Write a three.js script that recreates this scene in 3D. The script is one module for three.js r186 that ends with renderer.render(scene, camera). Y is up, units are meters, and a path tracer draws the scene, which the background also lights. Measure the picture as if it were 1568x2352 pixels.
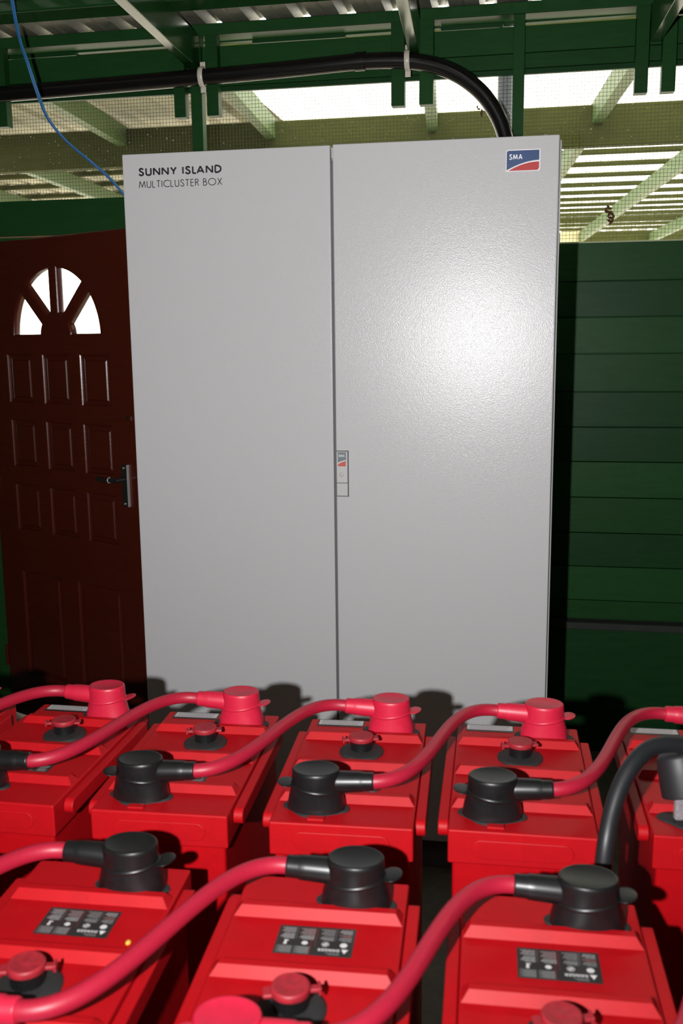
import * as THREE from 'three';
import { RoundedBoxGeometry } from 'three/addons/geometries/RoundedBoxGeometry.js';
import { mergeGeometries } from 'three/addons/utils/BufferGeometryUtils.js';

// ---------------------------------------------------------------- camera, sky, flash, exposure
const scene = new THREE.Scene();
const FPX = 2281;                                     // focal length in pixels of a 1568 x 2352 frame
const camera = new THREE.PerspectiveCamera(2 * Math.atan(1176 / FPX) * 180 / Math.PI, 1568 / 2352, 0.05, 200);
camera.position.set(1.131, 1.5933, 2.7551);
camera.rotation.order = 'YXZ';
camera.rotation.set(-0.1756, 0.1851, -0.0111);
camera.focus = 2.75; camera.userData.fStop = 6.3;
camera.updateMatrixWorld(true);
scene.add(camera);

const renderer = new THREE.WebGLRenderer({ antialias: true });
renderer.toneMapping = THREE.LinearToneMapping;
renderer.toneMappingExposure = 1.0;
renderer.shadowMap.enabled = true;

scene.background = new THREE.Color(1.0, 0.98, 0.93);  // bright hazy overcast sky
scene.backgroundIntensity = 7.0;

// the photographer's flash, held just left of the lens
const flash = new THREE.SpotLight(new THREE.Color(1.0, 0.985, 0.985), 19, 0, 1.3, 1.0, 2);
{
  const right = new THREE.Vector3(1, 0, 0).applyQuaternion(camera.quaternion);
  flash.position.copy(camera.position).addScaledVector(right, -0.20).add(new THREE.Vector3(0, -0.015, 0));
  flash.target.position.set(0.72, 2.3, 0);
  flash.castShadow = true; flash.shadow.radius = 0.7; flash.shadow.mapSize.set(2048, 2048); flash.shadow.bias = -0.0005;
  scene.add(flash, flash.target);
}

// ---------------------------------------------------------------- helpers
let SEED = 11;
const rnd = () => { SEED = (SEED * 1664525 + 1013904223) >>> 0; return SEED / 4294967296; };
const V = (x, y, z) => new THREE.Vector3(x, y, z);
const D2R = Math.PI / 180;
// a pixel of the photograph gives a direction; the distance comes from the plane the thing touches
function ray(px, py) { return V((px - 784) / FPX, -(py - 1176) / FPX, -1).applyQuaternion(camera.quaternion); }
function onZ(px, py, z) { const r = ray(px, py), t = (z - camera.position.z) / r.z; return camera.position.clone().addScaledVector(r, t); }
const used = {};
function numbered(n) { used[n] = (used[n] ?? -1) + 1; return used[n] ? n + '_' + String(used[n]).padStart(3, '0') : n; }
function shade(m) { m.castShadow = true; m.receiveShadow = true; return m; }
function mesh(name, geo, mat, parent, label) {
  const m = shade(new THREE.Mesh(geo, mat)); m.name = parent ? name : numbered(name);
  (parent || scene).add(m); if (label) m.userData.label = label; return m;
}
function tag(o, label, category, group) { o.userData.label = label; o.userData.category = category; if (group) o.userData.group = group; return o; }
function thing(name, label, category, pos = [0, 0, 0], turn = 0, group) {
  const g = new THREE.Group(); g.name = numbered(name); g.position.set(...pos); g.rotation.y = turn; scene.add(g);
  return tag(g, label, category, group);
}
function struct(name, label, category) { const g = new THREE.Group(); g.name = name; scene.add(g); g.userData.kind = 'structure'; if (label) tag(g, label, category); return g; }
const box = (x0, x1, y0, y1, z0, z1) => new THREE.BoxGeometry(x1 - x0, y1 - y0, z1 - z0).translate((x0 + x1) / 2, (y0 + y1) / 2, (z0 + z1) / 2);
const rbox = (x0, x1, y0, y1, z0, z1, r = 0.003, s = 2) => new RoundedBoxGeometry(x1 - x0, y1 - y0, z1 - z0, s, r).translate((x0 + x1) / 2, (y0 + y1) / 2, (z0 + z1) / 2);
const merge = (list) => mergeGeometries(list.map((g) => { const h = g.index ? g.toNonIndexed() : g; for (const k of Object.keys(h.attributes)) if (!['position', 'normal', 'uv'].includes(k)) h.deleteAttribute(k); return h; }));
const cyl = (r0, r1, h, n = 24) => new THREE.CylinderGeometry(r0, r1, h, n);
function tube(pts, r, n = 80, rs = 16) { return new THREE.TubeGeometry(new THREE.CatmullRomCurve3(pts, false, 'centripetal'), n, r, rs, false); }

// value noise and computed textures
function noise2(seed) {
  const h = (x, y) => { let t = Math.imul(x * 374761393 + y * 668265263 + seed * 974711, 1274126177); t = Math.imul(t ^ (t >>> 13), 1274126177); return ((t ^ (t >>> 16)) >>> 0) / 4294967296; };
  return (x, y, wrapX = 1e9, wrapY = 1e9) => {
    const xi = Math.floor(x), yi = Math.floor(y), fx = x - xi, fy = y - yi, sx = fx * fx * (3 - 2 * fx), sy = fy * fy * (3 - 2 * fy);
    const a = ((xi % wrapX) + wrapX) % wrapX, b = (a + 1) % wrapX, c = ((yi % wrapY) + wrapY) % wrapY, d = (c + 1) % wrapY;
    return (h(a, c) * (1 - sx) + h(b, c) * sx) * (1 - sy) + (h(a, d) * (1 - sx) + h(b, d) * sx) * sy;
  };
}
function dataTex(w, h, fn, srgb = false) {
  const a = new Uint8Array(w * h * 4);
  for (let y = 0; y < h; y++) for (let x = 0; x < w; x++) { const c = fn(x, y), i = (y * w + x) * 4; for (let k = 0; k < 3; k++) a[i + k] = Math.max(0, Math.min(255, (Array.isArray(c) ? c[k] : c) * 255)); a[i + 3] = 255; }
  const t = new THREE.DataTexture(a, w, h); t.wrapS = t.wrapT = THREE.RepeatWrapping; t.magFilter = THREE.LinearFilter; t.minFilter = THREE.LinearMipmapLinearFilter; t.generateMipmaps = true;
  if (srgb) t.colorSpace = THREE.SRGBColorSpace; t.needsUpdate = true; return t;
}
const nA = noise2(3), nB = noise2(17), nC = noise2(41);
// powder-coat orange peel (repeats each 0.25 m), paint brush marks, dust speckle
const peelTex = dataTex(512, 512, (x, y) => 0.5 * nA(x / 4, y / 4, 128, 128) + 0.35 * nB(x / 2, y / 2, 256, 256) + 0.15 * nC(x / 9, y / 9));
const brushTex = dataTex(512, 512, (x, y) => 0.6 * nA(x / 32, y / 3, 16, 1e9) + 0.4 * nB(x / 64, y / 7, 8));
const wearTex = dataTex(512, 512, (x, y) => { const v = 0.86 + 0.14 * nA(x / 40, y / 6) + 0.06 * (nB(x / 5, y / 5) - 0.5); return [v, v, v]; });
const dustTex = dataTex(512, 512, (x, y) => { const f = nA(x / 3, y / 3) * 0.5 + nB(x / 24, y / 24) * 0.5, v = 0.84 + 0.16 * f; return [v, Math.min(1, v), Math.min(1, v)]; });
const dirtTex = dataTex(512, 512, (x, y) => { const f = nA(x / 4, y / 4) * 0.35 + nB(x / 30, y / 30) * 0.65, v = 0.55 + 0.45 * f; return [v, v * 0.97, v * 0.9]; });
function rep(t, x, y) { const c = t.clone(); c.repeat.set(x, y); c.needsUpdate = true; return c; }
// uv in metres by the dominant axis of each face
function metres(g, k = 1) {
  const h = g.index ? g.toNonIndexed() : g, p = h.attributes.position, n = h.attributes.normal, uv = new Float32Array(p.count * 2);
  for (let i = 0; i < p.count; i++) {
    const ax = Math.abs(n.getX(i)), ay = Math.abs(n.getY(i)), az = Math.abs(n.getZ(i));
    const [u, v] = ay >= ax && ay >= az ? [p.getX(i), p.getZ(i)] : ax >= az ? [p.getZ(i), p.getY(i)] : [p.getX(i), p.getY(i)];
    uv[i * 2] = u * k; uv[i * 2 + 1] = v * k;
  }
  h.setAttribute('uv', new THREE.BufferAttribute(uv, 2)); return h;
}
const L = (r, g, b) => new THREE.Color().setRGB(r, g, b);
const std = (c, roughness = 0.6, extra = {}) => new THREE.MeshStandardMaterial({ color: c, roughness, metalness: 0, ...extra });
const phys = (c, roughness = 0.6, extra = {}) => new THREE.MeshPhysicalMaterial({ color: c, roughness, metalness: 0, ...extra });

// ---------------------------------------------------------------- materials
const greenA = phys(L(0.014, 0.064, 0.016), 0.42, { specularIntensity: 0.22, map: wearTex, bumpMap: brushTex, bumpScale: 0.00012 });
const greenB = phys(L(0.012, 0.054, 0.016), 0.42, { specularIntensity: 0.22, map: wearTex, bumpMap: brushTex, bumpScale: 0.00012 });
const greenC = phys(L(0.016, 0.072, 0.018), 0.42, { specularIntensity: 0.22, map: wearTex, bumpMap: brushTex, bumpScale: 0.00012 });
const greenGloss = std(L(0.014, 0.064, 0.016), 0.16, { map: wearTex });
const greens = [greenA, greenB, greenC];
const oliveWood = phys(L(0.062, 0.070, 0.020), 0.9, { specularIntensity: 0.2, map: wearTex });
const paleGreen = std(L(0.09, 0.15, 0.045), 0.5, { map: wearTex });
const creamPaint = std(L(0.72, 0.63, 0.40), 0.7);
const bareWood = std(L(0.24, 0.15, 0.08), 0.8, { map: wearTex });
const zincIn = std(L(0.40, 0.38, 0.34), 0.45, { metalness: 0.35, side: THREE.DoubleSide, map: dirtTex });
const zincOut = phys(L(0.93, 0.92, 0.84), 0.9, { side: THREE.DoubleSide, transmission: 0.6, thickness: 0 });
const zincOut2 = std(L(0.46, 0.44, 0.33), 0.6, { side: THREE.DoubleSide });
const concrete = std(L(0.22, 0.21, 0.19), 0.9, { map: dirtTex });
const groundMat = std(L(0.55, 0.52, 0.45), 0.95, { map: dirtTex });
const brown = std(L(0.082, 0.012, 0.006), 0.24, { map: wearTex, bumpMap: brushTex, bumpScale: 0.0001 });
const chrome = std(L(0.62, 0.60, 0.58), 0.25, { metalness: 0.55 });
const chromeDark = std(L(0.05, 0.05, 0.05), 0.15, { metalness: 0.6 });
const paneMat = phys(L(1, 1, 1), 0.02, { transmission: 1, thickness: 0, ior: 1.5 });
const cabGrey = phys(L(0.555, 0.555, 0.562), 0.25, { specularIntensity: 0.6, bumpMap: rep(peelTex, 5, 5), bumpScale: 0.00024 });
const cabGap = std(L(0.12, 0.12, 0.13), 0.7);
const cabHandle = std(L(0.52, 0.52, 0.52), 0.45);
const inkBlack = std(L(0.012, 0.010, 0.012), 0.5);
const redPlastic = phys(L(0.43, 0.0025, 0.006), 0.45, { specularIntensity: 0.4, map: rep(dustTex, 4, 4) });
const redLid = phys(L(0.43, 0.003, 0.007), 0.50, { specularIntensity: 0.42, map: rep(dustTex, 3, 3) });
const redBoot = std(L(0.57, 0.014, 0.046), 0.42, { map: dustTex });
const redCap = std(L(0.40, 0.020, 0.035), 0.5, { map: dirtTex });
const redCable = std(L(0.40, 0.010, 0.034), 0.45, { map: rep(dustTex, 12, 1) });
const blackRubber = std(L(0.0085, 0.009, 0.0105), 0.36, { map: dirtTex });
const gasketRubber = std(L(0.020, 0.020, 0.022), 0.7, { map: dirtTex });
const blackCableMat = std(L(0.012, 0.013, 0.015), 0.45);
const conduitMat = std(L(0.008, 0.007, 0.007), 0.22);
const leadGrey = std(L(0.30, 0.28, 0.32), 0.6, { map: dirtTex });
const wireMat = std(L(0.035, 0.035, 0.03), 0.6);
const speckMat = std(L(0.85, 0.80, 0.62), 0.5);
const clipMat = std(L(0.72, 0.66, 0.56), 0.3);
const blueWire = std(L(0.030, 0.17, 0.42), 0.4);
const leafMat = std(L(0.13, 0.060, 0.022), 0.9, { side: THREE.DoubleSide, map: dirtTex });
const greyPipe = std(L(0.30, 0.31, 0.33), 0.5);

// ---------------------------------------------------------------- setting: floor, ground, walls
const WZ = -1.0;                                       // inner face of the rear wall
{
  const f = struct('floor', 'grey concrete floor of the battery room', 'floor');
  mesh('slab', metres(box(-2.05, 3.3, -0.12, 0, -1.1, 4.3), 0.5), concrete, f);
  const g = struct('ground', 'pale bare ground outside under the roof', 'ground');
  mesh('ground_surface', metres(box(-40, 40, -0.3, -0.13, -60, 40), 0.2), groundMat, g);
}
const wallBack = struct('wall_back', 'dark green boarded wall behind the cabinet', 'wall');
{
  const ys = [0.597, 0.728, 0.857, 0.991, 1.125, 1.253, 1.382, 1.519, 1.649, 1.776, 1.911];
  mesh('backing', metres(box(-0.115, 3.2, 0, 1.905, WZ - 0.09, WZ - 0.022)), greenB, wallBack);
  mesh('backing', metres(box(-1.95, -1.07, 0, 2.12, WZ - 0.09, WZ - 0.022)), greenB, wallBack);
  const shared = {};
  for (let i = 0; i < ys.length; i++) {
    const y0 = i ? ys[i - 1] : 0.525, y1 = ys[i];
    const b = mesh('board', metres(rbox(-0.115, 3.2, y0 + 0.0012, y1 - 0.0012, WZ - 0.022, WZ + [0, 0.0018, 0.0007, -0.0009][i % 4], 0.0022, 1), 1.3).translate(0, 0, 0), greens[(i * 2 + (i > 5)) % 3], wallBack);
    const bl = mesh('board', metres(rbox(-1.95, -1.07, y0 + 0.0012, y1 - 0.0012, WZ - 0.022, WZ, 0.0022, 1), 1.3), greens[i % 3], wallBack);
  }
  // the wide foot board with its dusty ledge
  mesh('foot_board', metres(rbox(-0.115, 3.2, 0.0, 0.49, WZ - 0.03, WZ + 0.022, 0.003, 1), 1.1), greenB, wallBack);
  mesh('ledge', metres(rbox(-0.115, 3.2, 0.49, 0.517, WZ - 0.03, WZ + 0.034, 0.004, 1)), std(L(0.03, 0.036, 0.03), 0.8, { map: dirtTex }), wallBack, 'dusty narrow ledge');
  mesh('sill', metres(rbox(1.08, 3.2, 1.902, 1.916, WZ - 0.12, WZ - 0.012, 0.003, 1)), std(L(0.40, 0.44, 0.26), 0.6), wallBack, 'pale sill on top of the boards');
  // upper rail above the mesh
  mesh('header', metres(rbox(-1.95, 3.2, 2.511, 2.560, WZ - 0.035, WZ - 0.003, 0.002, 1), 1.2), greenA, wallBack);
  mesh('header', metres(rbox(-1.95, 3.2, 2.561, 2.648, WZ - 0.035, WZ + 0.002, 0.002, 1), 1.2), greenC, wallBack);
  for (const [x0, x1, y, tilt] of [[-1.95, -0.60, 2.6655, 0.0], [-0.60, 0.10, 2.674, 0.004], [0.10, 0.45, 2.6665, 0], [0.45, 0.80, 2.6735, 0.006], [0.80, 1.02, 2.6655, 0], [1.02, 1.50, 2.674, 0.007], [1.50, 3.2, 2.6680, 0.002]]) {
    const p = mesh('wall_plate', metres(rbox(0, x1 - x0 - 0.002, 0, 0.05, -0.03, 0, 0.002, 1)), greenB, wallBack); p.position.set(x0, y, WZ - 0.055); p.rotation.z = tilt;
  }
  mesh('header_batten', metres(rbox(-1.95, 3.2, 2.493, 2.511, WZ - 0.03, WZ - 0.012, 0.002, 1)), greenB, wallBack);
  for (const [x0, x1, y0] of [[-0.117, -0.075, 2.12], [1.058, 1.098, 1.91], [2.62, 2.665, 1.91], [-1.95, -1.90, 2.1]]) mesh('stud', metres(rbox(x0, x1, y0, 2.68, WZ - 0.018, WZ + 0.028, 0.002, 1)), greenC, wallBack);
}
{
  const wl = struct('wall_left', 'green side wall on the door side', 'wall');
  mesh('wall_panel', metres(box(-2.03, -1.95, 0, 2.5, -1.09, 4.2)), greenB, wl);
  mesh('wall_plate', metres(box(-2.0, -1.95, 2.5, 2.66, -1.0, 4.2)), greenA, wl);
  const wr = struct('wall_right', 'green side wall past the batteries', 'wall');
  mesh('wall_panel', metres(box(3.2, 3.28, 0, 2.5, -1.09, 4.2)), greenB, wr);
  mesh('wall_plate', metres(box(3.2, 3.25, 2.5, 2.66, -1.0, 4.2)), greenA, wr);
  const wf = struct('wall_front', 'green wall behind the photographer', 'wall');
  mesh('wall_panel', metres(box(-2.03, 3.28, 0, 2.5, 4.2, 4.28)), greenB, wf);
  mesh('wall_plate', metres(box(-2.03, 3.28, 2.5, 2.66, 4.2, 4.25)), greenA, wf);
  // door frame
  const fr = struct('trim_1', 'green frame round the brown door', 'door frame');
  mesh('jamb', metres(rbox(-1.072, -1.024, 0, 1.995, WZ - 0.09, WZ + 0.006, 0.003, 1)), greenC, fr);
  mesh('jamb', metres(rbox(-0.155, -0.112, 0, 1.995, WZ - 0.09, WZ + 0.006, 0.003, 1)), greenC, fr);
  mesh('head', metres(rbox(-1.024, -0.155, 1.962, 1.993, WZ - 0.09, WZ - 0.004, 0.003, 1)), greenC, fr);
  mesh('lintel', metres(rbox(-1.95, -0.112, 1.995, 2.127, WZ - 0.06, WZ + 0.004, 0.003, 1), 1.1), greenA, fr);
  mesh('lintel_edge', metres(rbox(-1.95, -0.155, 1.9885, 1.994, WZ - 0.03, WZ + 0.001, 0.001, 1)), bareWood, fr, 'unpainted wooden edge');
}

// ---------------------------------------------------------------- roof
const RB = 2.56, RT = 2.68, SH = 2.722;                // rafter bottom and top, sheet level
function sheetGeo(w, z0, z1) {
  const prof = [], pitch = 0.165, n = Math.round(w / pitch);
  for (let i = 0; i < n; i++) { const x = i * pitch; prof.push([x, 0], [x + 0.045, 0], [x + 0.05, 0.004], [x + 0.055, 0], [x + 0.105, 0], [x + 0.122, 0.03], [x + 0.148, 0.03]); }
  prof.push([n * pitch, 0]);
  const nz = 1, pos = [], idx = [];
  for (let j = 0; j <= nz; j++) for (const [x, y] of prof) pos.push(x, y, z0 + (z1 - z0) * j / nz);
  const m = prof.length;
  for (let i = 0; i < m - 1; i++) idx.push(i, i + 1, m + i, i + 1, m + i + 1, m + i);
  const g = new THREE.BufferGeometry(); g.setAttribute('position', new THREE.Float32BufferAttribute(pos, 3)); g.setIndex(idx);
  const h = g.toNonIndexed(); h.computeVertexNormals(); return metres(h, 0.6);
}
const roof = struct('roof', 'corrugated metal roof on green rafters', 'roof');
{
  const gi = sheetGeo(0.825, -1.06, 4.3), go = sheetGeo(0.825, -9.2, -1.06);
  for (let i = 0; i < 7; i++) { const s = mesh('roof_sheet', gi, zincIn, roof); s.position.set(-2.3 + i * 0.825, SH, 0); }
  const raftXs = [-1.72, -0.905, -0.095, 0.715, 1.532, 2.345, 3.15];
  for (const x of raftXs) {
    const r = mesh('rafter', metres(rbox(-0.019, 0.019, RB, RT, 0, 5.2, 0.003, 1), 1), greenGloss, roof);
    r.position.set(x, 0, -0.965); r.rotation.y = 0.05;
  }
  for (const z of [-0.64, 0.05, 0.75, 1.45, 2.15, 2.85, 3.55]) mesh('batten', metres(rbox(-2.3, 3.5, RT, RT + 0.04, z - 0.06, z + 0.06, 0.008, 2)), greenGloss, roof);
  mesh('batten', metres(rbox(-2.3, 3.5, RT, RT + 0.04, -1.075, -0.968, 0.004, 1)), greenC, roof);
  // hanger boards fixed to both sides of each rafter end
  for (const [x0, x1] of [[-0.895, -0.85], [-0.178, -0.135], [-0.052, -0.007], [0.632, 0.680], [0.732, 0.782], [1.468, 1.512], [1.556, 1.602]])
    mesh('hanger', metres(rbox(x0, x1, 2.398, RT, -1.0, -0.957, 0.002, 1), 2), greens[(x0 * 31 | 0) & 1 ? 0 : 2], roof);
}
// the covered yard outside: beam, rafters, battens, sheets
const yard = struct('yard_roof', 'pale corrugated roof over the yard seen through the mesh', 'roof');
{
  const go = sheetGeo(0.825, -9.2, -1.06);
  for (let i = 0; i < 11; i++) { const s = mesh('roof_sheet', go, i <= 4 ? zincOut2 : zincOut, yard); s.position.set(-4.3 + i * 0.825, SH, 0); }
  mesh('beam', metres(rbox(-5, 5.2, 2.478, 2.665, -2.45, -2.38, 0.004, 1)), oliveWood, yard, 'olive green cross beam');
  mesh('beam', metres(rbox(-5, 5.2, 2.585, 2.72, -9.2, -9.12, 0.004, 1)), oliveWood, yard, 'olive green far beam');
  for (const x of [-3.3, -2.5, -1.72, -0.88, -0.08, 0.74, 1.53, 2.25, 3.05, 3.9]) {
    const r = mesh('rafter', metres(rbox(-0.025, 0.025, RB + 0.02, RT, 0, 8.0, 0.003, 1)), paleGreen, yard);
    r.position.set(x + 0.075 * -8, 0, -9.1); r.rotation.y = 0.075;
  }
  for (const z of [-1.22, -3.0, -3.46, -3.93, -4.39, -4.87, -5.34, -5.78, -6.19, -6.57, -6.95, -7.32, -7.64, -7.95, -8.3, -8.7]) { mesh('batten', metres(rbox(-5, 5.2, RT + 0.012, SH - 0.002, z - 0.025, z + 0.025, 0.003, 1)), oliveWood, yard); }
  mesh('post', metres(rbox(1.46, 1.70, -0.13, 2.73 - 0.01, -9.05, -8.8, 0.02, 2)), creamPaint, yard, 'cream painted post');
}

// ---------------------------------------------------------------- insect mesh in the gap under the roof
function meshScreen(x0, x1, y0, y1, label) {
  const t = thing('wire_mesh_screen', label, 'mesh screen', [0, 0, 0], 0, 'wire mesh screens under the roof');
  const z = WZ - 0.045, r = 0.00055, list = [], p = 0.0127;
  for (let x = x0 + p / 2; x < x1; x += p) list.push(box(x - r, x + r, y0, y1, z - r, z + r));
  for (let y = y0 + p / 2; y < y1; y += p) list.push(box(x0, x1, y - r, y + r, z + r, z + 3 * r));
  mesh('wires', merge(list), wireMat, t).userData.kind = 'stuff';
  const bits = [], n = Math.round((x1 - x0) * (y1 - y0) * 520);
  for (let i = 0; i < n; i++) {
    const x = x0 + Math.round(rnd() * (x1 - x0) / p) * p + p / 2, y = y0 + (y1 - y0) * rnd(), s = 0.0009 + 0.0015 * rnd() * rnd();
    bits.push(new THREE.OctahedronGeometry(s).translate(Math.min(x, x1 - 0.003), y, z + 0.002));
  }
  mesh('specks', merge(bits), speckMat, t, 'pale specks of lint on the wires').userData.kind = 'stuff';
}
meshScreen(-1.90, -0.117, 2.127, 2.505, 'dark square wire mesh above the brown door');
meshScreen(-0.075, 1.058, 1.911, 2.505, 'dark square wire mesh behind the cabinet top between two posts');
meshScreen(1.098, 2.62, 1.911, 2.505, 'dark square wire mesh above the boarded wall right of the cabinet');
function leaf(px, py, s, label, n) {
  const c = onZ(px, py, WZ - 0.032), list = [];
  for (let i = 0; i < n; i++) {
    const g = new THREE.SphereGeometry(1, 9, 6), p = g.attributes.position, a = rnd() * 6, off = V((rnd() - 0.5) * s * 1.6 + (i / n - 0.5) * s * 1.2, (0.5 - i / n) * s * 3.6, 0);
    for (let k = 0; k < p.count; k++) { const x = p.getX(k), y = p.getY(k), q = p.getZ(k); const w = 0.75 + 0.5 * nA(x * 2 + 9 + i * 3, y * 2 + 9); p.setXYZ(k, x * s * 0.30 * w, y * s * 0.55 * w, q * 0.0012 + 0.004 * Math.sin(x * 3 + i)); }
    g.rotateZ(a); g.translate(off.x, off.y, i * 0.001); g.computeVertexNormals(); list.push(g);
  }
  const m = mesh('dry_leaf', merge(list), leafMat); m.position.copy(c); tag(m, label, 'leaf');
}
leaf(1402, 495, 0.0165, 'crumpled dry brown leaf caught in the mesh right of the cabinet', 11);
leaf(1103, 258, 0.010, 'small brown leaf litter caught in the mesh beside the curved conduit', 6);

// ---------------------------------------------------------------- brown door, ajar
{
  const door = struct('door_1', 'glossy brown panelled door with fan window standing ajar', 'door');
  door.position.set(-1.019, 0, -0.985); door.rotation.y = -26 * D2R;
  const DW = 0.862, Y0 = 0.02, Y1 = 1.962, T = 0.034;
  const sh = new THREE.Shape([[0, Y0], [DW, Y0], [DW, Y1], [0, Y1]].map(([x, y]) => new THREE.Vector2(x, y)));
  const rows = [[1.333, 1.548], [1.077, 1.290], [0.815, 1.030]], cols = [[0.115, 0.295], [0.336, 0.518], [0.558, 0.747]];
  const holes = []; for (const r of rows) for (const c of cols) holes.push([...c, ...r]);
  holes.push([0.122, 0.392, 0.20, 0.668], [0.473, 0.750, 0.20, 0.668]);
  const B = 0.009;
  for (const [a, b, c, d] of holes) sh.holes.push(new THREE.Path([[a + B, c + B], [a + B, d - B], [b - B, d - B], [b - B, c + B]].map(([x, y]) => new THREE.Vector2(x, y))));
  const FC = [0.438, 1.603], sectors = [];
  for (let k = 0; k < 4; k++) {
    const a0 = k * 45 * D2R, a1 = a0 + 45 * D2R, hw = 0.017, pts = [], ri = 0.085, ro = 0.262;
    const at = (r, a, o) => { const s = Math.asin(Math.min(0.9, hw / r)) * o; return new THREE.Vector2(FC[0] + r * Math.cos(a + s), FC[1] + r * Math.sin(a + s)); };
    for (let i = 0; i <= 10; i++) { const f = i / 10; const s0 = k === 0 ? 0 : Math.asin(hw / ro), s1 = k === 3 ? 0 : Math.asin(hw / ro); const a = a0 + s0 + (a1 - a0 - s0 - s1) * f; pts.push(new THREE.Vector2(FC[0] + ro * Math.cos(a), FC[1] + ro * Math.sin(a))); }
    for (let i = 4; i >= 0; i--) { const f = i / 4; const s0 = k === 0 ? 0 : Math.asin(hw / ri), s1 = k === 3 ? 0 : Math.asin(hw / ri); const a = a0 + s0 + (a1 - a0 - s0 - s1) * f; pts.push(new THREE.Vector2(FC[0] + ri * Math.cos(a), FC[1] + ri * Math.sin(a))); }
    sectors.push(pts); sh.holes.push(new THREE.Path(pts));
  }
  const leafG = new THREE.ExtrudeGeometry(sh, { depth: T - 2 * B * 1.1, bevelEnabled: true, bevelSize: B, bevelThickness: B * 1.1, bevelSegments: 3, bevelOffset: 0, curveSegments: 4 }).translate(0, 0, -T + B * 1.1);
  // bevel grows the outline: pull it back
  mesh('leaf', metres(leafG.toNonIndexed(), 1.4), brown, door);
  for (const [a, b, c, d] of holes) {
    const m = 0.034, zf = -0.006, zb = -0.017, P = [[a, c, zb], [b, c, zb], [b, d, zb], [a, d, zb], [a + m, c + m, zb], [b - m, c + m, zb], [b - m, d - m, zb], [a + m, d - m, zb], [a + m + .004, c + m + .004, zf], [b - m - .004, c + m + .004, zf], [b - m - .004, d - m - .004, zf], [a + m + .004, d - m - .004, zf]];
    const F = []; const quad = (i, j, k, l) => F.push(...P[i], ...P[j], ...P[k], ...P[i], ...P[k], ...P[l]);
    // flat margin sloping up to the raised field
    P[4][2] = P[5][2] = P[6][2] = P[7][2] = -0.010;
    for (let i = 0; i < 4; i++) { const j = (i + 1) % 4; quad(i, j, j + 4, i + 4); quad(i + 4, j + 4, j + 8, i + 8); }
    quad(8, 9, 10, 11);
    const back = (z) => [[a, c, z], [a, d, z], [b, d, z], [b, c, z]]; const Q = back(-0.028); F.push(...Q[0], ...Q[1], ...Q[2], ...Q[0], ...Q[2], ...Q[3]);
    const g = new THREE.BufferGeometry(); g.setAttribute('position', new THREE.Float32BufferAttribute(F, 3)); g.computeVertexNormals();
    mesh('panel', metres(g, 1.4), brown, door);
  }
  for (const pts of sectors) mesh('pane', new THREE.ExtrudeGeometry(new THREE.Shape(pts), { depth: 0.003, bevelEnabled: false }).translate(0, 0, -0.020), paneMat, door);
  const plate = mesh('handle_plate', rbox(0.783, 0.812, 0.985, 1.140, -0.002, 0.010, 0.003, 2), chromeDark, door, 'dark chromed backplate with bright rim');
  mesh('plate_rim', rbox(0.8125, 0.8150, 0.985, 1.140, -0.002, 0.011, 0.001, 1), chrome, plate);
  mesh('screw', cyl(0.004, 0.004, 0.004, 12).rotateX(Math.PI / 2).translate(0.798, 1.128, 0.011), chrome, plate);
  mesh('screw', cyl(0.004, 0.004, 0.004, 12).rotateX(Math.PI / 2).translate(0.798, 0.996, 0.011), chrome, plate);
  const lev = mesh('lever', merge([cyl(0.009, 0.010, 0.045, 16).rotateX(Math.PI / 2).translate(0.797, 1.086, 0.032), tube([V(0.805, 1.087, 0.054), V(0.78, 1.087, 0.056), V(0.74, 1.084, 0.054), V(0.695, 1.086, 0.048)], 0.0085, 24, 12)]), chromeDark, door, 'chromed lever handle');
  mesh('lever_collar', new THREE.TorusGeometry(0.0095, 0.0022, 8, 20).rotateY(Math.PI / 2).translate(0.770, 1.0865, 0.056), chrome, lev);
  const bolt = mesh('sliding_bolt', rbox(0.70, 0.845, 1.300, 1.318, -0.001, 0.006, 0.002, 1), brown, door, 'painted-over bolt');
  mesh('bolt_hole', cyl(0.006, 0.006, 0.003, 14).rotateX(Math.PI / 2).translate(0.828, 1.309, 0.006), inkBlack, bolt);
  for (const y of [0.27, 1.0, 1.75]) mesh('hinge', merge([cyl(0.007, 0.007, 0.09, 12).translate(-0.004, y, 0.006), box(-0.003, 0.03, y - 0.045, y + 0.045, 0, 0.002)]), brown, door);
}

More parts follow.
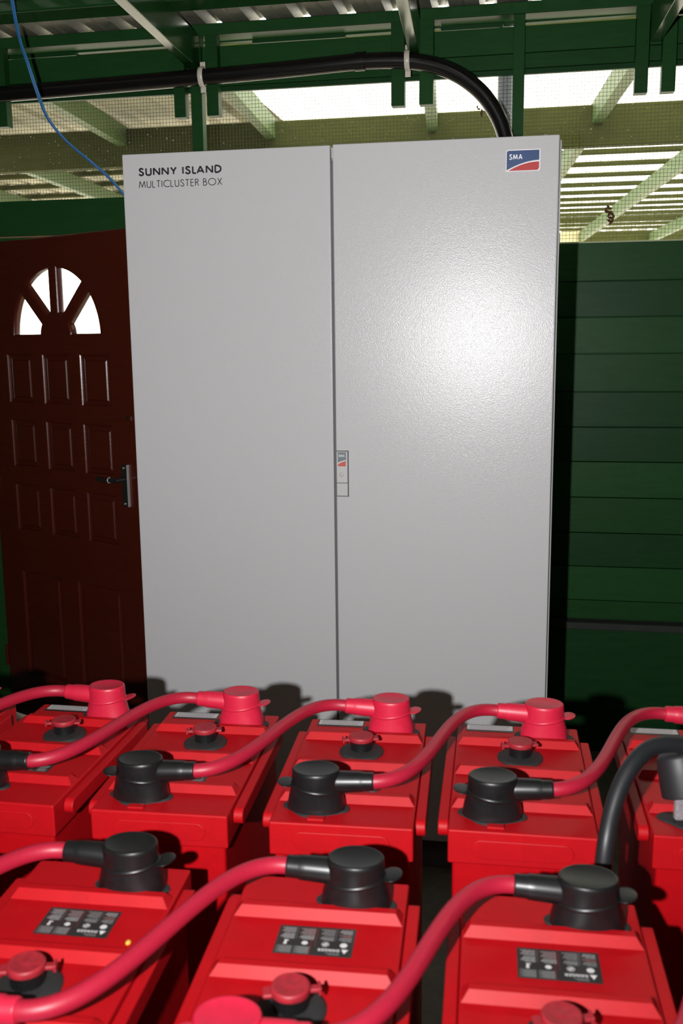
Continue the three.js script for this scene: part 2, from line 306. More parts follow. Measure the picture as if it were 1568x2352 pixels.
// ---------------------------------------------------------------- drawn letters (geometric capitals)
const arc = (cx, cy, r, a0, a1, n = 24, ry = r) => Array.from({ length: n + 1 }, (_, i) => { const a = (a0 + (a1 - a0) * i / n) * D2R; return [cx + r * Math.cos(a), cy + ry * Math.sin(a)]; });
const smooth = (pts, n = 40) => new THREE.CatmullRomCurve3(pts.map(([x, y]) => V(x, y, 0))).getPoints(n).map((p) => [p.x, p.y]);
const GL = {
  S: [0.44, [smooth([[.42, .83], [.35, .95], [.22, 1], [.08, .92], [.05, .77], [.13, .62], [.29, .48], [.41, .34], [.43, .16], [.33, .03], [.18, 0], [.06, .07], [0, .22]])]],
  U: [0.52, [[[0, 1], ...smooth([[0, .3], [.03, .13], [.12, .03], [.26, 0], [.40, .03], [.49, .13], [.52, .3]], 20), [.52, 1]]]],
  N: [0.62, [[[0, 0], [0, 1]], [[0, 1], [.62, 0]], [[.62, 0], [.62, 1]]]],
  Y: [0.56, [[[0, 1], [.28, .45]], [[.56, 1], [.28, .45]], [[.28, .48], [.28, 0]]]],
  I: [0, [[[0, 0], [0, 1]]]],
  L: [0.34, [[[0, 1], [0, 0]], [[0, 0], [.34, 0]]]],
  A: [0.68, [[[0, 0], [.34, 1]], [[.34, 1], [.68, 0]], [[.12, .3], [.56, .3]]]],
  D: [0.58, [[[0, 0], [0, 1]], smooth([[0, 1], [.15, 1], [.38, .92], [.54, .74], [.58, .5], [.54, .26], [.38, .08], [.15, 0], [0, 0]], 30)]],
  M: [0.86, [[[0, 0], [.13, 1]], [[.13, 1], [.43, .08]], [[.43, .08], [.73, 1]], [[.73, 1], [.86, 0]]]],
  T: [0.46, [[[.23, 0], [.23, 1]], [[0, 1], [.46, 1]]]],
  C: [0.74, [arc(.5, .5, .5, 52, 308)]],
  E: [0.38, [[[0, 0], [0, 1]], [[0, 1], [.38, 1]], [[0, .52], [.36, .52]], [[0, 0], [.38, 0]]]],
  R: [0.44, [[[0, 0], [0, 1]], smooth([[0, 1], [.18, 1], [.34, .93], [.39, .77], [.34, .61], [.18, .54], [0, .54]], 20), [[.17, .54], [.44, 0]]]],
  B: [0.44, [[[0, 0], [0, 1]], smooth([[0, 1], [.16, 1], [.30, .94], [.35, .79], [.30, .63], [.16, .56], [0, .56]], 20), smooth([[0, .56], [.2, .56], [.38, .48], [.44, .28], [.38, .08], [.2, 0], [0, 0]], 20)]],
  O: [1.0, [arc(.5, .5, .5, 0, 360, 40)]],
  X: [0.56, [[[0, 0], [.56, 1]], [[0, 1], [.56, 0]]]],
};
function ribbon(pts, w, d) {
  const g = [];
  for (let i = 0; i < pts.length - 1; i++) {
    const [x0, y0] = pts[i], [x1, y1] = pts[i + 1], l = Math.hypot(x1 - x0, y1 - y0); if (l < 1e-6) continue;
    const curved = pts.length > 3;
    g.push(new THREE.BoxGeometry(l + (curved ? w * 0.12 : 0), w, d).rotateZ(Math.atan2(y1 - y0, x1 - x0)).translate((x0 + x1) / 2, (y0 + y1) / 2, 0));
  }
  return g;
}
function lettering(text, x0, x1, y0, h, weight, gap, d = 0.0006) {
  const w = weight, list = []; let x = 0; const place = [];
  for (const ch of text) { if (ch === ' ') { x += 0.42; continue; } if (ch === 'A' && place.at(-1)?.[0] === 'L') x -= 0.17; place.push([ch, x]); x += GL[ch][0] + w + gap; }
  const total = x - gap, sx = (x1 - x0) / total, inner = h * (1 - w);
  for (const [ch, px] of place) for (const st of GL[ch][1]) list.push(...ribbon(st.map(([a, b]) => [x0 + (px + w / 2 + a) * sx, y0 + h * w / 2 + b * inner]), w * h, d));
  return merge(list);
}

// ---------------------------------------------------------------- grey cabinet
{
  const cab = thing('switch_cabinet', 'tall light grey steel cabinet with two doors lettered in black', 'cabinet', [0, 0, 0]);
  mesh('plinth', metres(rbox(0.005, 1.2, 0, 0.1, -0.79, -0.03, 0.004, 1)), cabGap, cab);
  mesh('body', metres(rbox(0.0, 1.2065, 0.1, 2.094, -0.8, -0.028, 0.006, 2)), cabGrey, cab);
  mesh('seal_strip', rbox(0.58, 0.615, 0.12, 2.062, -0.029, -0.012, 0.002, 1), cabGap, cab, 'dark grey sealing strip in the gap');
  mesh('latch_bracket', rbox(0.5965, 0.6045, 2.066, 2.094, -0.028, -0.006, 0.001, 1), cabHandle, cab);
  mesh('lifting_eye', merge([cyl(0.014, 0.016, 0.008, 20).translate(1.165, 2.098, -0.06), new THREE.SphereGeometry(0.011, 16, 8).translate(1.165, 2.102, -0.06)]), cabHandle, cab);
  const dl = mesh('door', metres(rbox(0.0, 0.5945, 0.103, 2.1, -0.024, 0, 0.0035, 3)), cabGrey, cab);
  mesh('lettering', lettering('SUNNY ISLAND', 0.047, 0.290, 2.0395, 0.0225, 0.20, 0.10).translate(0, 0, 0.0004), inkBlack, dl, 'bold black capitals SUNNY ISLAND');
  mesh('lettering', lettering('MULTICLUSTER BOX', 0.047, 0.290, 2.0075, 0.0195, 0.10, 0.15).translate(0, 0, 0.0004), inkBlack, dl, 'thin black capitals MULTICLUSTER BOX');
  const dr = mesh('door', metres(rbox(0.0 - 0.5975, 0, 0.103, 2.1, -0.024, 0, 0.0035, 3)), cabGrey, cab);
  dr.position.set(1.2, 0, 0); dr.rotation.y = 0.013;
  // logo sticker
  const cv = document.createElement('canvas'); cv.width = 640; cv.height = 400; const c = cv.getContext('2d');
  c.fillStyle = '#e9e6e8'; c.fillRect(0, 0, 640, 400);
  const strokeText = (txt, x, y, h, w, gap) => { c.lineWidth = w * h; c.lineCap = 'butt'; c.lineJoin = 'miter'; for (const ch of txt) { for (const st of GL[ch][1]) { c.beginPath(); st.forEach(([a, b], i) => c[i ? 'lineTo' : 'moveTo'](x + a * h, y - b * h)); c.stroke(); } x += (GL[ch][0] + gap) * h; } };
  c.fillStyle = '#0b3c74'; c.beginPath(); c.moveTo(14, 60); c.quadraticCurveTo(14, 18, 56, 18); c.lineTo(616, 18); c.lineTo(616, 200); c.quadraticCurveTo(330, 205, 14, 372); c.closePath(); c.fill();
  c.fillStyle = '#b90d12'; c.beginPath(); c.moveTo(50, 384); c.quadraticCurveTo(330, 228, 616, 232); c.lineTo(616, 330); c.quadraticCurveTo(612, 384, 560, 384); c.closePath(); c.fill();
  c.strokeStyle = '#e9eaf0'; strokeText('SMA', 68, 176, 88, 0.2, 0.32);
  const lt = new THREE.CanvasTexture(cv); lt.colorSpace = THREE.SRGBColorSpace;
  const ls = new THREE.Shape(), sw = 0.0885, shh = 0.0548, rr = 0.007;
  ls.moveTo(0, 0); ls.lineTo(sw - rr, 0); ls.quadraticCurveTo(sw, 0, sw, rr); ls.lineTo(sw, shh); ls.lineTo(rr, shh); ls.quadraticCurveTo(0, shh, 0, shh - rr); ls.closePath();
  const lg = new THREE.ExtrudeGeometry(ls, { depth: 0.0004, bevelEnabled: false }), lp = lg.attributes.position, luv = lg.attributes.uv;
  for (let i = 0; i < lp.count; i++) luv.setXY(i, lp.getX(i) / sw, lp.getY(i) / shh);
  mesh('logo_sticker', lg.translate(1.0635 - 1.2, 2.0115, 0.0003), std(new THREE.Color(1, 1, 1), 0.35, { map: lt }), dr, 'blue and red logo sticker reading SMA');
  // swing handle with its little emblem
  const hv = document.createElement('canvas'); hv.width = 128; hv.height = 230; const q = hv.getContext('2d');
  q.fillStyle = '#6f7a80'; q.fillRect(0, 0, 128, 230); q.fillStyle = '#c7c7c4'; q.fillRect(0, 150, 128, 80);
  q.fillStyle = '#c4574a'; q.beginPath(); q.moveTo(4, 190); q.quadraticCurveTo(60, 150, 124, 144); q.lineTo(124, 226); q.lineTo(4, 226); q.closePath(); q.fill();
  q.fillStyle = '#6f7a80'; q.beginPath(); q.moveTo(0, 0); q.lineTo(128, 0); q.lineTo(128, 126); q.quadraticCurveTo(60, 132, 0, 172); q.closePath(); q.fill();
  q.strokeStyle = '#ece8dc'; q.lineWidth = 12; q.beginPath(); q.moveTo(0, 182); q.quadraticCurveTo(60, 142, 128, 134); q.stroke();
  { let x = 16; const h = 34; q.lineWidth = 6.5; q.strokeStyle = '#e6e8e8'; for (const ch of 'SMA') { for (const st of GL[ch][1]) { q.beginPath(); st.forEach(([a, b], i) => q[i ? 'lineTo' : 'moveTo'](x + a * h, 74 - b * h)); q.stroke(); } x += (GL[ch][0] + 0.3) * h; } }
  const ht = new THREE.CanvasTexture(hv); ht.colorSpace = THREE.SRGBColorSpace;
  mesh('handle_recess', rbox(0.6035 - 1.2, 0.639 - 1.2, 1.142, 1.274, -0.004, 0.0005, 0.0004, 1), cabGap, dr);
  mesh('handle', merge([rbox(0.6045 - 1.2, 0.6362 - 1.2, 1.182, 1.272, 0, 0.0065, 0.002, 2), rbox(0.6045 - 1.2, 0.6362 - 1.2, 1.1445, 1.181, 0, 0.0055, 0.002, 2)]), cabHandle, dr, 'slim grey lock handle');
  mesh('handle_emblem', new THREE.PlaneGeometry(0.0235, 0.041).translate(0.6205 - 1.2, 1.2495, 0.0069), std(new THREE.Color(1, 1, 1), 0.35, { map: ht }), dr, 'small emblem reading SMA');
  mesh('lock_cylinder', merge([cyl(0.0072, 0.0072, 0.004, 20).rotateX(Math.PI / 2).translate(0.619 - 1.2, 1.206, 0.0065), cyl(0.003, 0.003, 0.006, 3).rotateX(Math.PI / 2).translate(0.619 - 1.2, 1.206, 0.0068)]), chrome, dr, 'round metal lock');
}

// ---------------------------------------------------------------- conduit, clips, blue wire, grey pipe
{
  const pz = -0.905;
  const P = [[-260, 238], [-60, 222], [140, 205], [430, 180], [640, 161], [800, 144]].map(([x, y]) => onZ(x, y, pz));
  const Q = [[832, 141], [890, 139], [950, 141], [1010, 154], [1060, 177], [1105, 213], [1137, 257], [1157, 305], [1166, 360], [1168, 430]].map(([x, y]) => onZ(x, y, pz));
  const t = thing('conduit_pipe', 'thick black conduit along the wall bending down behind the cabinet', 'conduit');
  mesh('straight_run', tube([...P, Q[0]], 0.0285, 80, 20), conduitMat, t);
  mesh('elbow', tube(Q, 0.0275, 80, 20), conduitMat, t);
  mesh('coupling', tube([onZ(815, 142.5, pz), onZ(838, 140.5, pz)], 0.0315, 2, 24), conduitMat, t);
  for (const [px, py, lbl] of [[465, 177, 'pale saddle clip holding the conduit at the left post'], [936, 139, 'pale saddle clip holding the conduit near its bend']]) {
    const c = onZ(px, py, pz), s = thing('pipe_clip', lbl, 'clip', [c.x, c.y, c.z], 0, 'conduit clips');
    const half = new THREE.TorusGeometry(0.033, 0.0032, 6, 28, Math.PI); half.scale(1, 1, 3.2);
    mesh('strap', half.rotateZ(-Math.PI / 2).rotateY(-Math.PI / 2).translate(0, 0, 0.001), clipMat, s);
    for (const k of [-1, 1]) mesh('ear', merge([rbox(-0.010, 0.010, k * 0.042 - 0.011, k * 0.042 + 0.011, -0.008, -0.003, 0.002, 1), cyl(0.004, 0.004, 0.003, 10).rotateX(Math.PI / 2).translate(0, k * 0.045, -0.002)]), clipMat, s);
  }
  const B = [[18, -60], [26, 0], [36, 55], [47, 100], [62, 145], [84, 212], [108, 270], [150, 322], [208, 372], [246, 405], [286, 450], [330, 520]];
  const bw = thing('blue_wire', 'thin blue twin wire hanging from the roof to the cabinet', 'wire');
  for (const k of [0, 1]) mesh('strand', tube(B.map(([x, y], i) => onZ(x + k * 3.2 * (1 + 0.3 * Math.sin(i * 1.7)), y + k * 1.0, -0.45 - 0.035 * i)), 0.0040, 120, 8), blueWire, bw);
  const gp = mesh('drain_pipe', cyl(0.0285, 0.0285, 2.84, 24).translate(1.03, 1.29, WZ - 0.125), greyPipe); tag(gp, 'grey upright pipe outside the mesh behind the conduit bend', 'pipe');
}

// ---------------------------------------------------------------- battery rack
function rack(zc, label, x0, x1) {
  const t = thing('battery_rack', label, 'rack', [0, 0, zc], 0, 'low timber racks under the batteries');
  for (const z of [-0.14, 0, 0.14]) mesh('rail', metres(rbox(x0, x1, 0.22, 0.262, z - 0.045, z + 0.045, 0.003, 1)), bareWood, t);
  for (const x of [x0 + 0.1, (x0 + x1) / 2, x1 - 0.1]) mesh('leg', metres(rbox(x - 0.04, x + 0.04, 0, 0.22, -0.18, 0.18, 0.003, 1)), bareWood, t);
}
rack(1.235, 'low timber rack under the back row of batteries', -0.1, 1.6);
rack(1.785, 'low timber rack under the front row of batteries', 0.15, 1.62);

// ---------------------------------------------------------------- batteries
const LW = 0.106, LL = 0.200, TOP = 0.63, LIDH = 0.052;      // half width, half length, height
function stadium(w, h, d, bev) {
  const s = new THREE.Shape(), r = h / 2; s.moveTo(-w / 2 + r, -r); s.lineTo(w / 2 - r, -r); s.absarc(w / 2 - r, 0, r, -Math.PI / 2, Math.PI / 2); s.lineTo(-w / 2 + r, r); s.absarc(-w / 2 + r, 0, r, Math.PI / 2, Math.PI * 1.5);
  return new THREE.ExtrudeGeometry(s, { depth: d, bevelEnabled: true, bevelSize: bev, bevelThickness: bev, bevelSegments: 2, curveSegments: 8 });
}
function ribGeo(w, d, h, topW, topD) {   // frustum bar
  const a = w / 2, b = d / 2, c = topW / 2, e = topD / 2;
  const P = [[-a, 0, -b], [a, 0, -b], [a, 0, b], [-a, 0, b], [-c, h, -e], [c, h, -e], [c, h, e], [-c, h, e]], F = [];
  const quad = (i, j, k, l) => F.push(...P[i], ...P[j], ...P[k], ...P[i], ...P[k], ...P[l]);
  quad(3, 2, 6, 7); quad(2, 1, 5, 6); quad(1, 0, 4, 5); quad(0, 3, 7, 4); quad(7, 6, 5, 4);
  const g = new THREE.BufferGeometry(); g.setAttribute('position', new THREE.Float32BufferAttribute(F, 3)); g.computeVertexNormals(); return metres(g, 1);
}
function loft(sections, n = 36, capTop = true) {            // sections: [y, rx, rz, dx, dz, squareness]
  const pos = [], idx = [], uv = [];
  sections.forEach(([y, rx, rz, dx = 0, dz = 0, q = 1], j) => { for (let i = 0; i < n; i++) { const a = i / n * 2 * Math.PI, c = Math.cos(a), s = Math.sin(a); pos.push(dx + rx * Math.sign(c) * Math.abs(c) ** q, y, dz + rz * Math.sign(s) * Math.abs(s) ** q); uv.push((dx + rx * c) * 6, (dz + rz * s + y) * 6); } });
  for (let j = 0; j < sections.length - 1; j++) for (let i = 0; i < n; i++) { const k = (i + 1) % n, a = j * n + i, b = j * n + k; idx.push(a, a + n, b, b, a + n, b + n); }
  if (capTop) { const [y, , , dx = 0, dz = 0] = sections.at(-1); pos.push(dx, y, dz); uv.push(dx * 6, (dz + y) * 6); const m = pos.length / 3 - 1, o = (sections.length - 1) * n; for (let i = 0; i < n; i++) idx.push(o + i, m, o + (i + 1) % n); }
  const g = new THREE.BufferGeometry(); g.setAttribute('position', new THREE.Float32BufferAttribute(pos, 3)); g.setAttribute('uv', new THREE.Float32BufferAttribute(uv, 2)); g.setIndex(idx); g.computeVertexNormals(); return g;
}
const bootGeo = loft([[0, 0.0440, 0.030, 0, 0, 0.85], [0.006, 0.0435, 0.0300, 0, 0, 0.88], [0.018, 0.0412, 0.0300], [0.030, 0.0380, 0.0300], [0.040, 0.0365, 0.0300], [0.055, 0.0362, 0.0300], [0.0590, 0.0355, 0.0294], [0.0605, 0.0338, 0.0278], [0.0600, 0.0315, 0.0258], [0.0588, 0.024, 0.0195], [0.0580, 0.012, 0.010]]);
const hoodGeo = merge([loft([[0, 0.0370, 0.0301, 0, 0], [0.002, 0.0388, 0.0318], [0.004, 0.0388, 0.0318], [0.0055, 0.0366, 0.0302]], 36, false)]);
const tabGeo = new THREE.SphereGeometry(1, 18, 10).scale(0.014, 0.0016, 0.018);
const gasketGeo = new THREE.ExtrudeGeometry(new THREE.Shape(Array.from({ length: 40 }, (_, i) => { const a = i / 40 * 2 * Math.PI, k = 1 + 0.10 * Math.cos(4 * a + 0.6); return new THREE.Vector2(0.046 * k * Math.cos(a), 0.0305 * k * Math.sin(a)); })), { depth: 0.002, bevelEnabled: true, bevelSize: 0.001, bevelThickness: 0.001, bevelSegments: 1 }).rotateX(-Math.PI / 2);
const sleevePts = [V(0, 0, 0), V(0.028, 0.001, 0), V(0.05, 0.003, 0), V(0.083, 0.006, 0)];
function sleeveGeo() {
  const g = [], at = (x) => 0.0008 * x;
  const prof = [[0.014, 0.0120], [0.018, 0.0166], [0.03, 0.0165], [0.058, 0.0156], [0.066, 0.0152], [0.068, 0.0140], [0.081, 0.0138], [0.0835, 0.0128], [0.0835, 0.0106]].map(([x, r]) => new THREE.Vector2(r, x));
  return new THREE.LatheGeometry(prof, 22).rotateZ(-Math.PI / 2).rotateZ(0.05);
}
const SLV = sleeveGeo();
function boot(parent, name, x, z, dir, mat, label) {
  const b = mesh(name, bootGeo, mat, parent, label); b.position.set(x, TOP + 0.003, z); if (dir < 0) { b.rotation.y = Math.PI; b.scale.set(0.93, 1, 0.97); }
  const s = mesh('cable_sleeve', SLV, mat, b); s.position.set(0.004, 0.0385, 0);
  const h = mesh('hood_rim', hoodGeo, mat, b); h.position.set(0, 0.030, 0); h.rotation.z = -0.10;
  const t = mesh('pull_tab', tabGeo, mat, b); t.position.set(-0.044, 0.0375, 0.003); t.rotation.z = -0.14;
  return b;
}
// printed labels
function canvasTex(w, h, draw) { const cv = document.createElement('canvas'); cv.width = w; cv.height = h; draw(cv.getContext('2d')); const t = new THREE.CanvasTexture(cv); t.colorSpace = THREE.SRGBColorSpace; return t; }
const warnTex = canvasTex(720, 440, (c) => {
  c.fillStyle = '#2b2c2c'; c.fillRect(0, 0, 720, 440);
  const lines = (x, y, w, n, dy, col, lh) => { c.fillStyle = col; for (let i = 0; i < n; i++) { let xx = x; const end = x + w * (0.72 + 0.28 * ((i * 37 % 10) / 10)); while (xx < end) { const ww = 8 + ((i * 13 + xx * 7) % 17); c.fillRect(xx, y + i * dy, Math.min(ww, end - xx), lh); xx += ww + 4; } } };
  c.fillStyle = '#4c4e4e'; c.fillRect(395, 18, 145, 110); c.fillRect(556, 18, 146, 110);
  lines(402, 26, 128, 8, 13, '#8c8e8e', 6); lines(563, 26, 128, 8, 13, '#858787', 6);
  c.fillStyle = '#d8d8d8'; c.beginPath(); c.moveTo(72, 52); c.lineTo(40, 116); c.lineTo(104, 116); c.closePath(); c.fill();
  c.font = 'bold 50px sans-serif'; c.fillText('DANGER', 116, 112); lines(116, 28, 140, 2, 18, '#8a8c8c', 9);
  const cx = [90, 258, 450, 630];
  c.fillStyle = '#cfcfcf'; for (const x of cx.slice(0, 2)) { c.beginPath(); c.arc(x, 178, 34, 0, 7); c.fill(); }
  c.strokeStyle = '#3b3c3c'; c.lineWidth = 7; c.beginPath(); c.moveTo(236, 156); c.lineTo(280, 200); c.stroke(); c.beginPath(); c.arc(258, 178, 24, 0, 7); c.stroke();
  c.fillStyle = '#cfcfcf'; c.beginPath(); c.arc(450, 184, 30, Math.PI, 0); c.lineTo(466, 208); c.lineTo(434, 208); c.fill();
  c.beginPath(); c.arc(630, 160, 16, 0, 7); c.fill(); c.fillRect(618, 172, 22, 38); c.fillRect(602, 200, 40, 14);
  c.fillStyle = '#8e3030'; c.fillRect(352, 140, 3, 290);
  for (const x of [172, 540]) { c.fillStyle = '#777'; c.fillRect(x, 235, 3, 190); }
  lines(30, 238, 128, 3, 20, '#8f9191', 10); lines(30, 300, 128, 2, 22, '#9a6a6a', 10); lines(30, 352, 128, 3, 22, '#a4a6a6', 11);
  lines(190, 238, 140, 3, 20, '#9a9c9c', 10); lines(190, 310, 140, 5, 22, '#8f9191', 10);
  lines(375, 238, 150, 3, 20, '#a8aaaa', 11); lines(375, 304, 150, 5, 22, '#9b8a8a', 11);
  lines(560, 238, 140, 4, 20, '#a8aaaa', 11); lines(560, 328, 140, 5, 18, '#9fa1a1', 9);
});
const slipTex = canvasTex(512, 190, (c) => {
  c.fillStyle = '#1b1718'; c.fillRect(0, 0, 512, 190); c.fillStyle = '#bdb9bb'; c.fillRect(12, 12, 488, 130);
  for (let r = 0; r < 4; r++) { c.fillStyle = r === 3 ? '#7a4a48' : '#6d6a70'; let x = 40; while (x < 440) { const w = 8 + ((x * 7 + r * 31) % 23); c.fillRect(x, 26 + r * 28, w, 11); x += w + 6; } }
});
const warnMat = std(new THREE.Color(1, 1, 1), 0.4, { map: warnTex }), slipMat = std(new THREE.Color(1, 1, 1), 0.5, { map: slipTex });
const G = {
  kase: metres(rbox(-LW + 0.006, LW - 0.006, 0, TOP - LIDH + 0.004, -LL + 0.007, LL - 0.007, 0.006, 2)),
  lid: metres(rbox(-LW, LW, TOP - LIDH, TOP, -LL, LL, 0.0028, 2)),
  rib: ribGeo(0.207, 0.027, 0.0115, 0.190, 0.0105),
  rail: metres(new THREE.ExtrudeGeometry((() => { const s = new THREE.Shape(), r = 0.011, a = -0.150, b = 0.168; s.moveTo(a, -r); s.lineTo(b - r, -r); s.absarc(b - r, 0, r, -Math.PI / 2, Math.PI / 2); s.lineTo(a, r); s.closePath(); return s; })(), { depth: 0.012, bevelEnabled: true, bevelSize: 0.0015, bevelThickness: 0.0015, bevelSegments: 2, curveSegments: 8 }).rotateY(-Math.PI / 2).translate(0, TOP - 0.018, 0)),
  pill: metres(stadium(0.142, 0.026, 0.0016, 0.0012)),
  notch: metres(rbox(-0.0125, 0.0125, 0, 0.0035, -0.006, 0.006, 0.001, 1)),
  seam: box(-0.0004, 0.0004, 0, 0.0005, -LL + 0.003, LL - 0.003),
  warn: new THREE.PlaneGeometry(0.092, 0.056).rotateX(-Math.PI / 2),
  slip: new THREE.PlaneGeometry(0.085, 0.032).rotateX(-Math.PI / 2),
  flange: new THREE.LatheGeometry([[0, 0.007], [0.020, 0.007], [0.034, 0.005], [0.0375, 0.003], [0.038, 0]].map(([r, y]) => new THREE.Vector2(r, y)).reverse(), 32),
  neck: merge([cyl(0.0192, 0.0178, 0.017, 28).translate(0, 0.0145, 0), ...Array.from({ length: 20 }, (_, i) => box(-0.0009, 0.0009, 0.008, 0.021, 0.0172, 0.0188).rotateY(i / 20 * 2 * Math.PI))]),
  cap: merge([new THREE.LatheGeometry([[0.0195, 0.0225], [0.0212, 0.0235], [0.0212, 0.029], [0.0200, 0.0310], [0.0182, 0.0315], [0.0165, 0.0305], [0.006, 0.0302], [0.005, 0.031], [0.0001, 0.0312]].map(([r, y]) => new THREE.Vector2(r, y)), 30), rbox(-0.031, -0.019, 0.0215, 0.0262, -0.0045, 0.0045, 0.0015, 2), rbox(-0.0325, -0.029, 0.0195, 0.0285, -0.007, 0.007, 0.0015, 1), rbox(0.019, 0.0295, 0.0215, 0.0265, -0.008, 0.008, 0.002, 2)]),
};
function makeBattery(open) {
  const t = new THREE.Group();
  mesh('case', G.kase, redPlastic, t);
  const lid = mesh('lid', G.lid, redLid, t);
  for (const z of [0.118, 0, -0.118]) { const r = mesh('rib', G.rib, redLid, lid); r.position.set(0, TOP - 0.0002, z); }
  mesh('mould_seam', G.seam, redLid, lid).position.set(0, TOP, 0);
  const nt = mesh('notch_block', G.notch, redLid, lid); nt.position.set(-0.038, TOP, 0.186);
  for (const k of [1, -1]) { const p = mesh('grip_panel', G.pill, redLid, lid); p.position.set(0, TOP - 0.027, k * (LL - 0.0005)); if (k < 0) p.rotation.y = Math.PI; }
  for (const k of [1, -1]) { const r = mesh('handle_rail', G.rail, redLid, t); r.position.set(k > 0 ? LW + 0.0145 : -LW - 0.0025, 0, 0); }
  const w = mesh('warning_label', G.warn, warnMat, t, 'black warning label'); w.position.set(-0.004, TOP + 0.0005, 0.064);
  const s = mesh('white_label', G.slip, slipMat, t, 'small white printed label'); s.position.set(-0.049, TOP + 0.0005, -0.182);
  const v = mesh('vent_flange', G.flange, gasketRubber, t); v.position.set(0.002, TOP, -0.060);
  mesh('vent_neck', G.neck, blackRubber, v); const cp = mesh('vent_cap', G.cap, redCap, v, 'red flip-top vent cap'); cp.rotation.y = 0.25;
  for (const [x, z] of [[-0.043, 0.148], [0.045, -0.155]]) mesh('terminal_gasket', gasketGeo, gasketRubber, t).position.set(x, TOP, z);
  boot(t, 'positive_boot', 0.045, -0.155, -1, redBoot, 'red rubber terminal boot');
  if (!open) boot(t, 'negative_boot', -0.043, 0.148, 1, blackRubber, 'black rubber terminal boot');
  else {
    const lug = mesh('terminal_post', merge([rbox(-0.022, 0.022, 0, 0.040, -0.0065, 0.0065, 0.005, 3), cyl(0.004, 0.004, 0.0015, 14).rotateX(Math.PI / 2).translate(0.001, 0.024, 0.0066)]), leadGrey, t, 'bare grey lead terminal');
    lug.position.set(-0.050, TOP + 0.003, 0.152); lug.rotation.y = 0.15;
    mesh('bolt_hole', cyl(0.0042, 0.0042, 0.0012, 14).rotateX(Math.PI / 2).translate(0.001, 0.024, 0.0070), inkBlack, lug);
  }
  return t;
}
const BASEY = 0.263;
const bats = { back: [], front: [] };
function battery(row, x, z, turn, label, open) {
  const b = makeBattery(open); b.name = numbered('red_battery'); b.position.set(x, BASEY, z); b.rotation.y = turn; scene.add(b);
  tag(b, label, 'battery', row === 'back' ? 'red batteries in the back row' : 'red batteries in the front row'); b.updateMatrixWorld(true); bats[row].push(b); return b;
}
battery('back', 0.055, 1.255, 0.0, 'red battery of the back row farthest past the brown door');
battery('back', 0.327, 1.250, 0.010, 'red battery of the back row standing in front of the brown door');
battery('back', 0.591, 1.245, 0.050, 'red battery of the back row before the lettered cabinet door');
battery('back', 0.867, 1.239, 0.052, 'red battery of the back row in line with the cabinet door gap');
battery('back', 1.132, 1.222, 0.030, 'red battery of the back row before the cabinet corner, beside the black cable');
battery('back', 1.420, 1.192, 0.030, 'red battery with a bare grey terminal beside the black cable', true);
battery('front', 0.318, 1.800, Math.PI + 0.040, 'red battery at the end of the front row, its lid mostly cut off');
battery('front', 0.606, 1.794, Math.PI + 0.045, 'red front-row battery with a yellow crumb on its lid');
battery('front', 0.899, 1.783, Math.PI + 0.052, 'red front-row battery between the crumb-strewn battery and the one by the black cable');
battery('front', 1.178, 1.782, Math.PI + 0.040, 'red front-row battery nearest the foot of the black cable');
battery('front', 1.462, 1.772, Math.PI + 0.040, 'red front-row battery standing before the bare grey terminal');

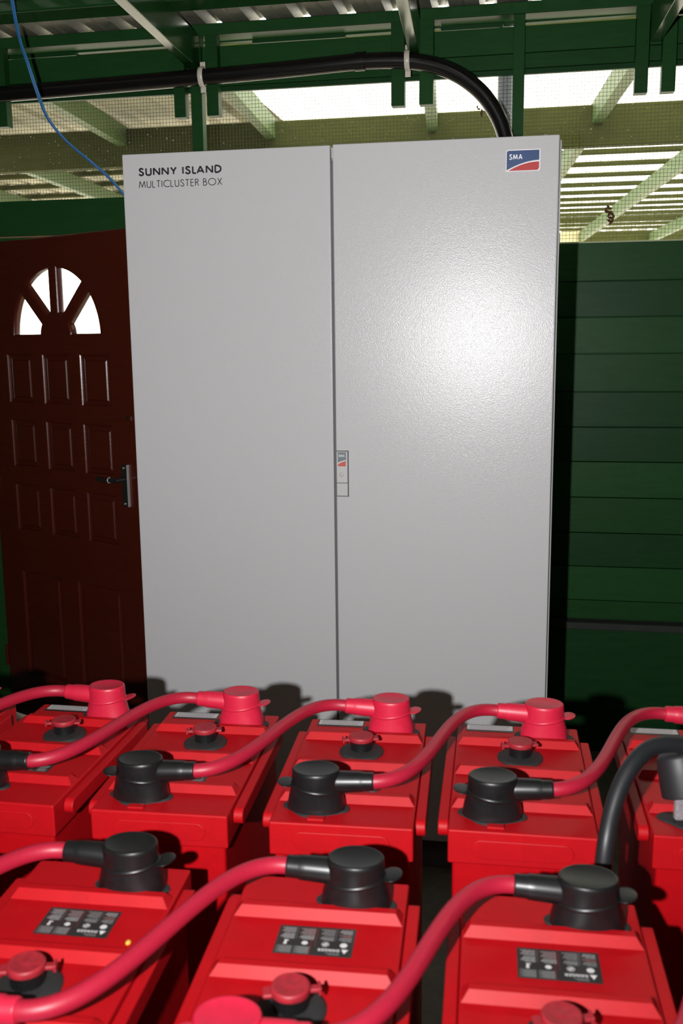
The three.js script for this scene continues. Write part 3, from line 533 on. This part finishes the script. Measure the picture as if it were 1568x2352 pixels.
// jumper cables between neighbours
function jumper(a, b, la, lb, label, group, lift = 0) {
  const P0 = V(...la).applyMatrix4(a.matrixWorld), P1 = V(...lb).applyMatrix4(b.matrixWorld);
  const h = 0.115, c = new THREE.CubicBezierCurve3(P0, P0.clone().add(V(h, 0.006 + lift, 0)), P1.clone().add(V(-h, 0.010 + lift, 0)), P1);
  const m = mesh('jumper_cable', new THREE.TubeGeometry(c, 60, 0.0106, 18, false), redCable); tag(m, label, 'cable', group);
}
const yN = TOP + 0.003 + 0.0385 + 0.0040, xe = 0.0800;
{
  const n = ['reaching the battery before the brown door', 'between brown door and lettered cabinet door', 'under the lettered cabinet door to the door gap', 'from the door gap to the cabinet corner', 'from the cabinet corner to the bare-terminal battery'];
  for (let i = 0; i < 5; i++) jumper(bats.back[i], bats.back[i + 1], [-0.043 + xe, yN, 0.148], [0.045 - xe, yN, -0.155], 'red jumper cable of the back row ' + n[i], 'red jumper cables of the back row');
  const q = ['arriving at the crumb-strewn battery', 'leaving the crumb-strewn battery', 'arriving at the battery by the black cable', 'leaving the battery by the black cable'];
  for (let i = 0; i < 4; i++) jumper(bats.front[i], bats.front[i + 1], [0.045 - xe, yN, -0.155], [-0.043 + xe, yN, 0.148], 'red jumper cable of the front row ' + q[i], 'red jumper cables of the front row');
}
// black cable rising between the rows to the loosened boot of the last back-row battery
{
  const P = [[1600, 1722, 1.37], [1568, 1712, 1.37], [1530, 1709, 1.38], [1490, 1720, 1.395], [1452, 1757, 1.42], [1425, 1805, 1.44], [1405, 1865, 1.46], [1392, 1930, 1.48], [1384, 2000, 1.49], [1380, 2100, 1.50], [1385, 2230, 1.51]].map(([x, y, z]) => onZ(x, y, z));
  const last = P.at(-1); P.push(V(last.x + 0.01, 0.35, 1.512), V(last.x + 0.03, 0.08, 1.512), V(last.x + 0.12, 0.015, 1.512));
  tag(mesh('black_cable', tube(P, 0.0120, 140, 18), blackCableMat), 'thick black cable arching up between the battery rows', 'cable');
  const lb = thing('loose_boot', 'black rubber terminal boot pulled up off the bare terminal', 'boot', [0, 0, 0]);
  const c = onZ(1566, 1772, 1.36); lb.position.copy(c);
  const shell = mesh('boot_shell', loft([[-0.032, 0.0345, 0.031], [-0.030, 0.036, 0.0325], [0.0, 0.034, 0.031], [0.022, 0.031, 0.029], [0.028, 0.026, 0.024], [0.030, 0.015, 0.014]], 36), new THREE.MeshStandardMaterial({ color: L(0.013, 0.013, 0.015), roughness: 0.5, side: THREE.DoubleSide }), lb);
  mesh('cable_sleeve', tube([V(0.006, 0.012, 0), V(0.02, 0.03, 0.0), V(0.03, 0.042, 0.0)], 0.0155, 12, 16), blackRubber, lb);
  lb.rotation.set(-0.25, 0, 0.25);
}
// yellow crumb on the second front-row battery
{
  const b = bats.front[1], p = V(-0.080, TOP + 0.002, 0.030).applyMatrix4(b.matrixWorld);
  const m = mesh('yellow_crumb', new THREE.IcosahedronGeometry(0.004, 1).scale(0.8, 0.6, 1.1), std(L(0.75, 0.42, 0.05), 0.7)); m.position.copy(p); tag(m, 'small yellow crumb lying on a red battery lid', 'crumb');
}

renderer.render(scene, camera);
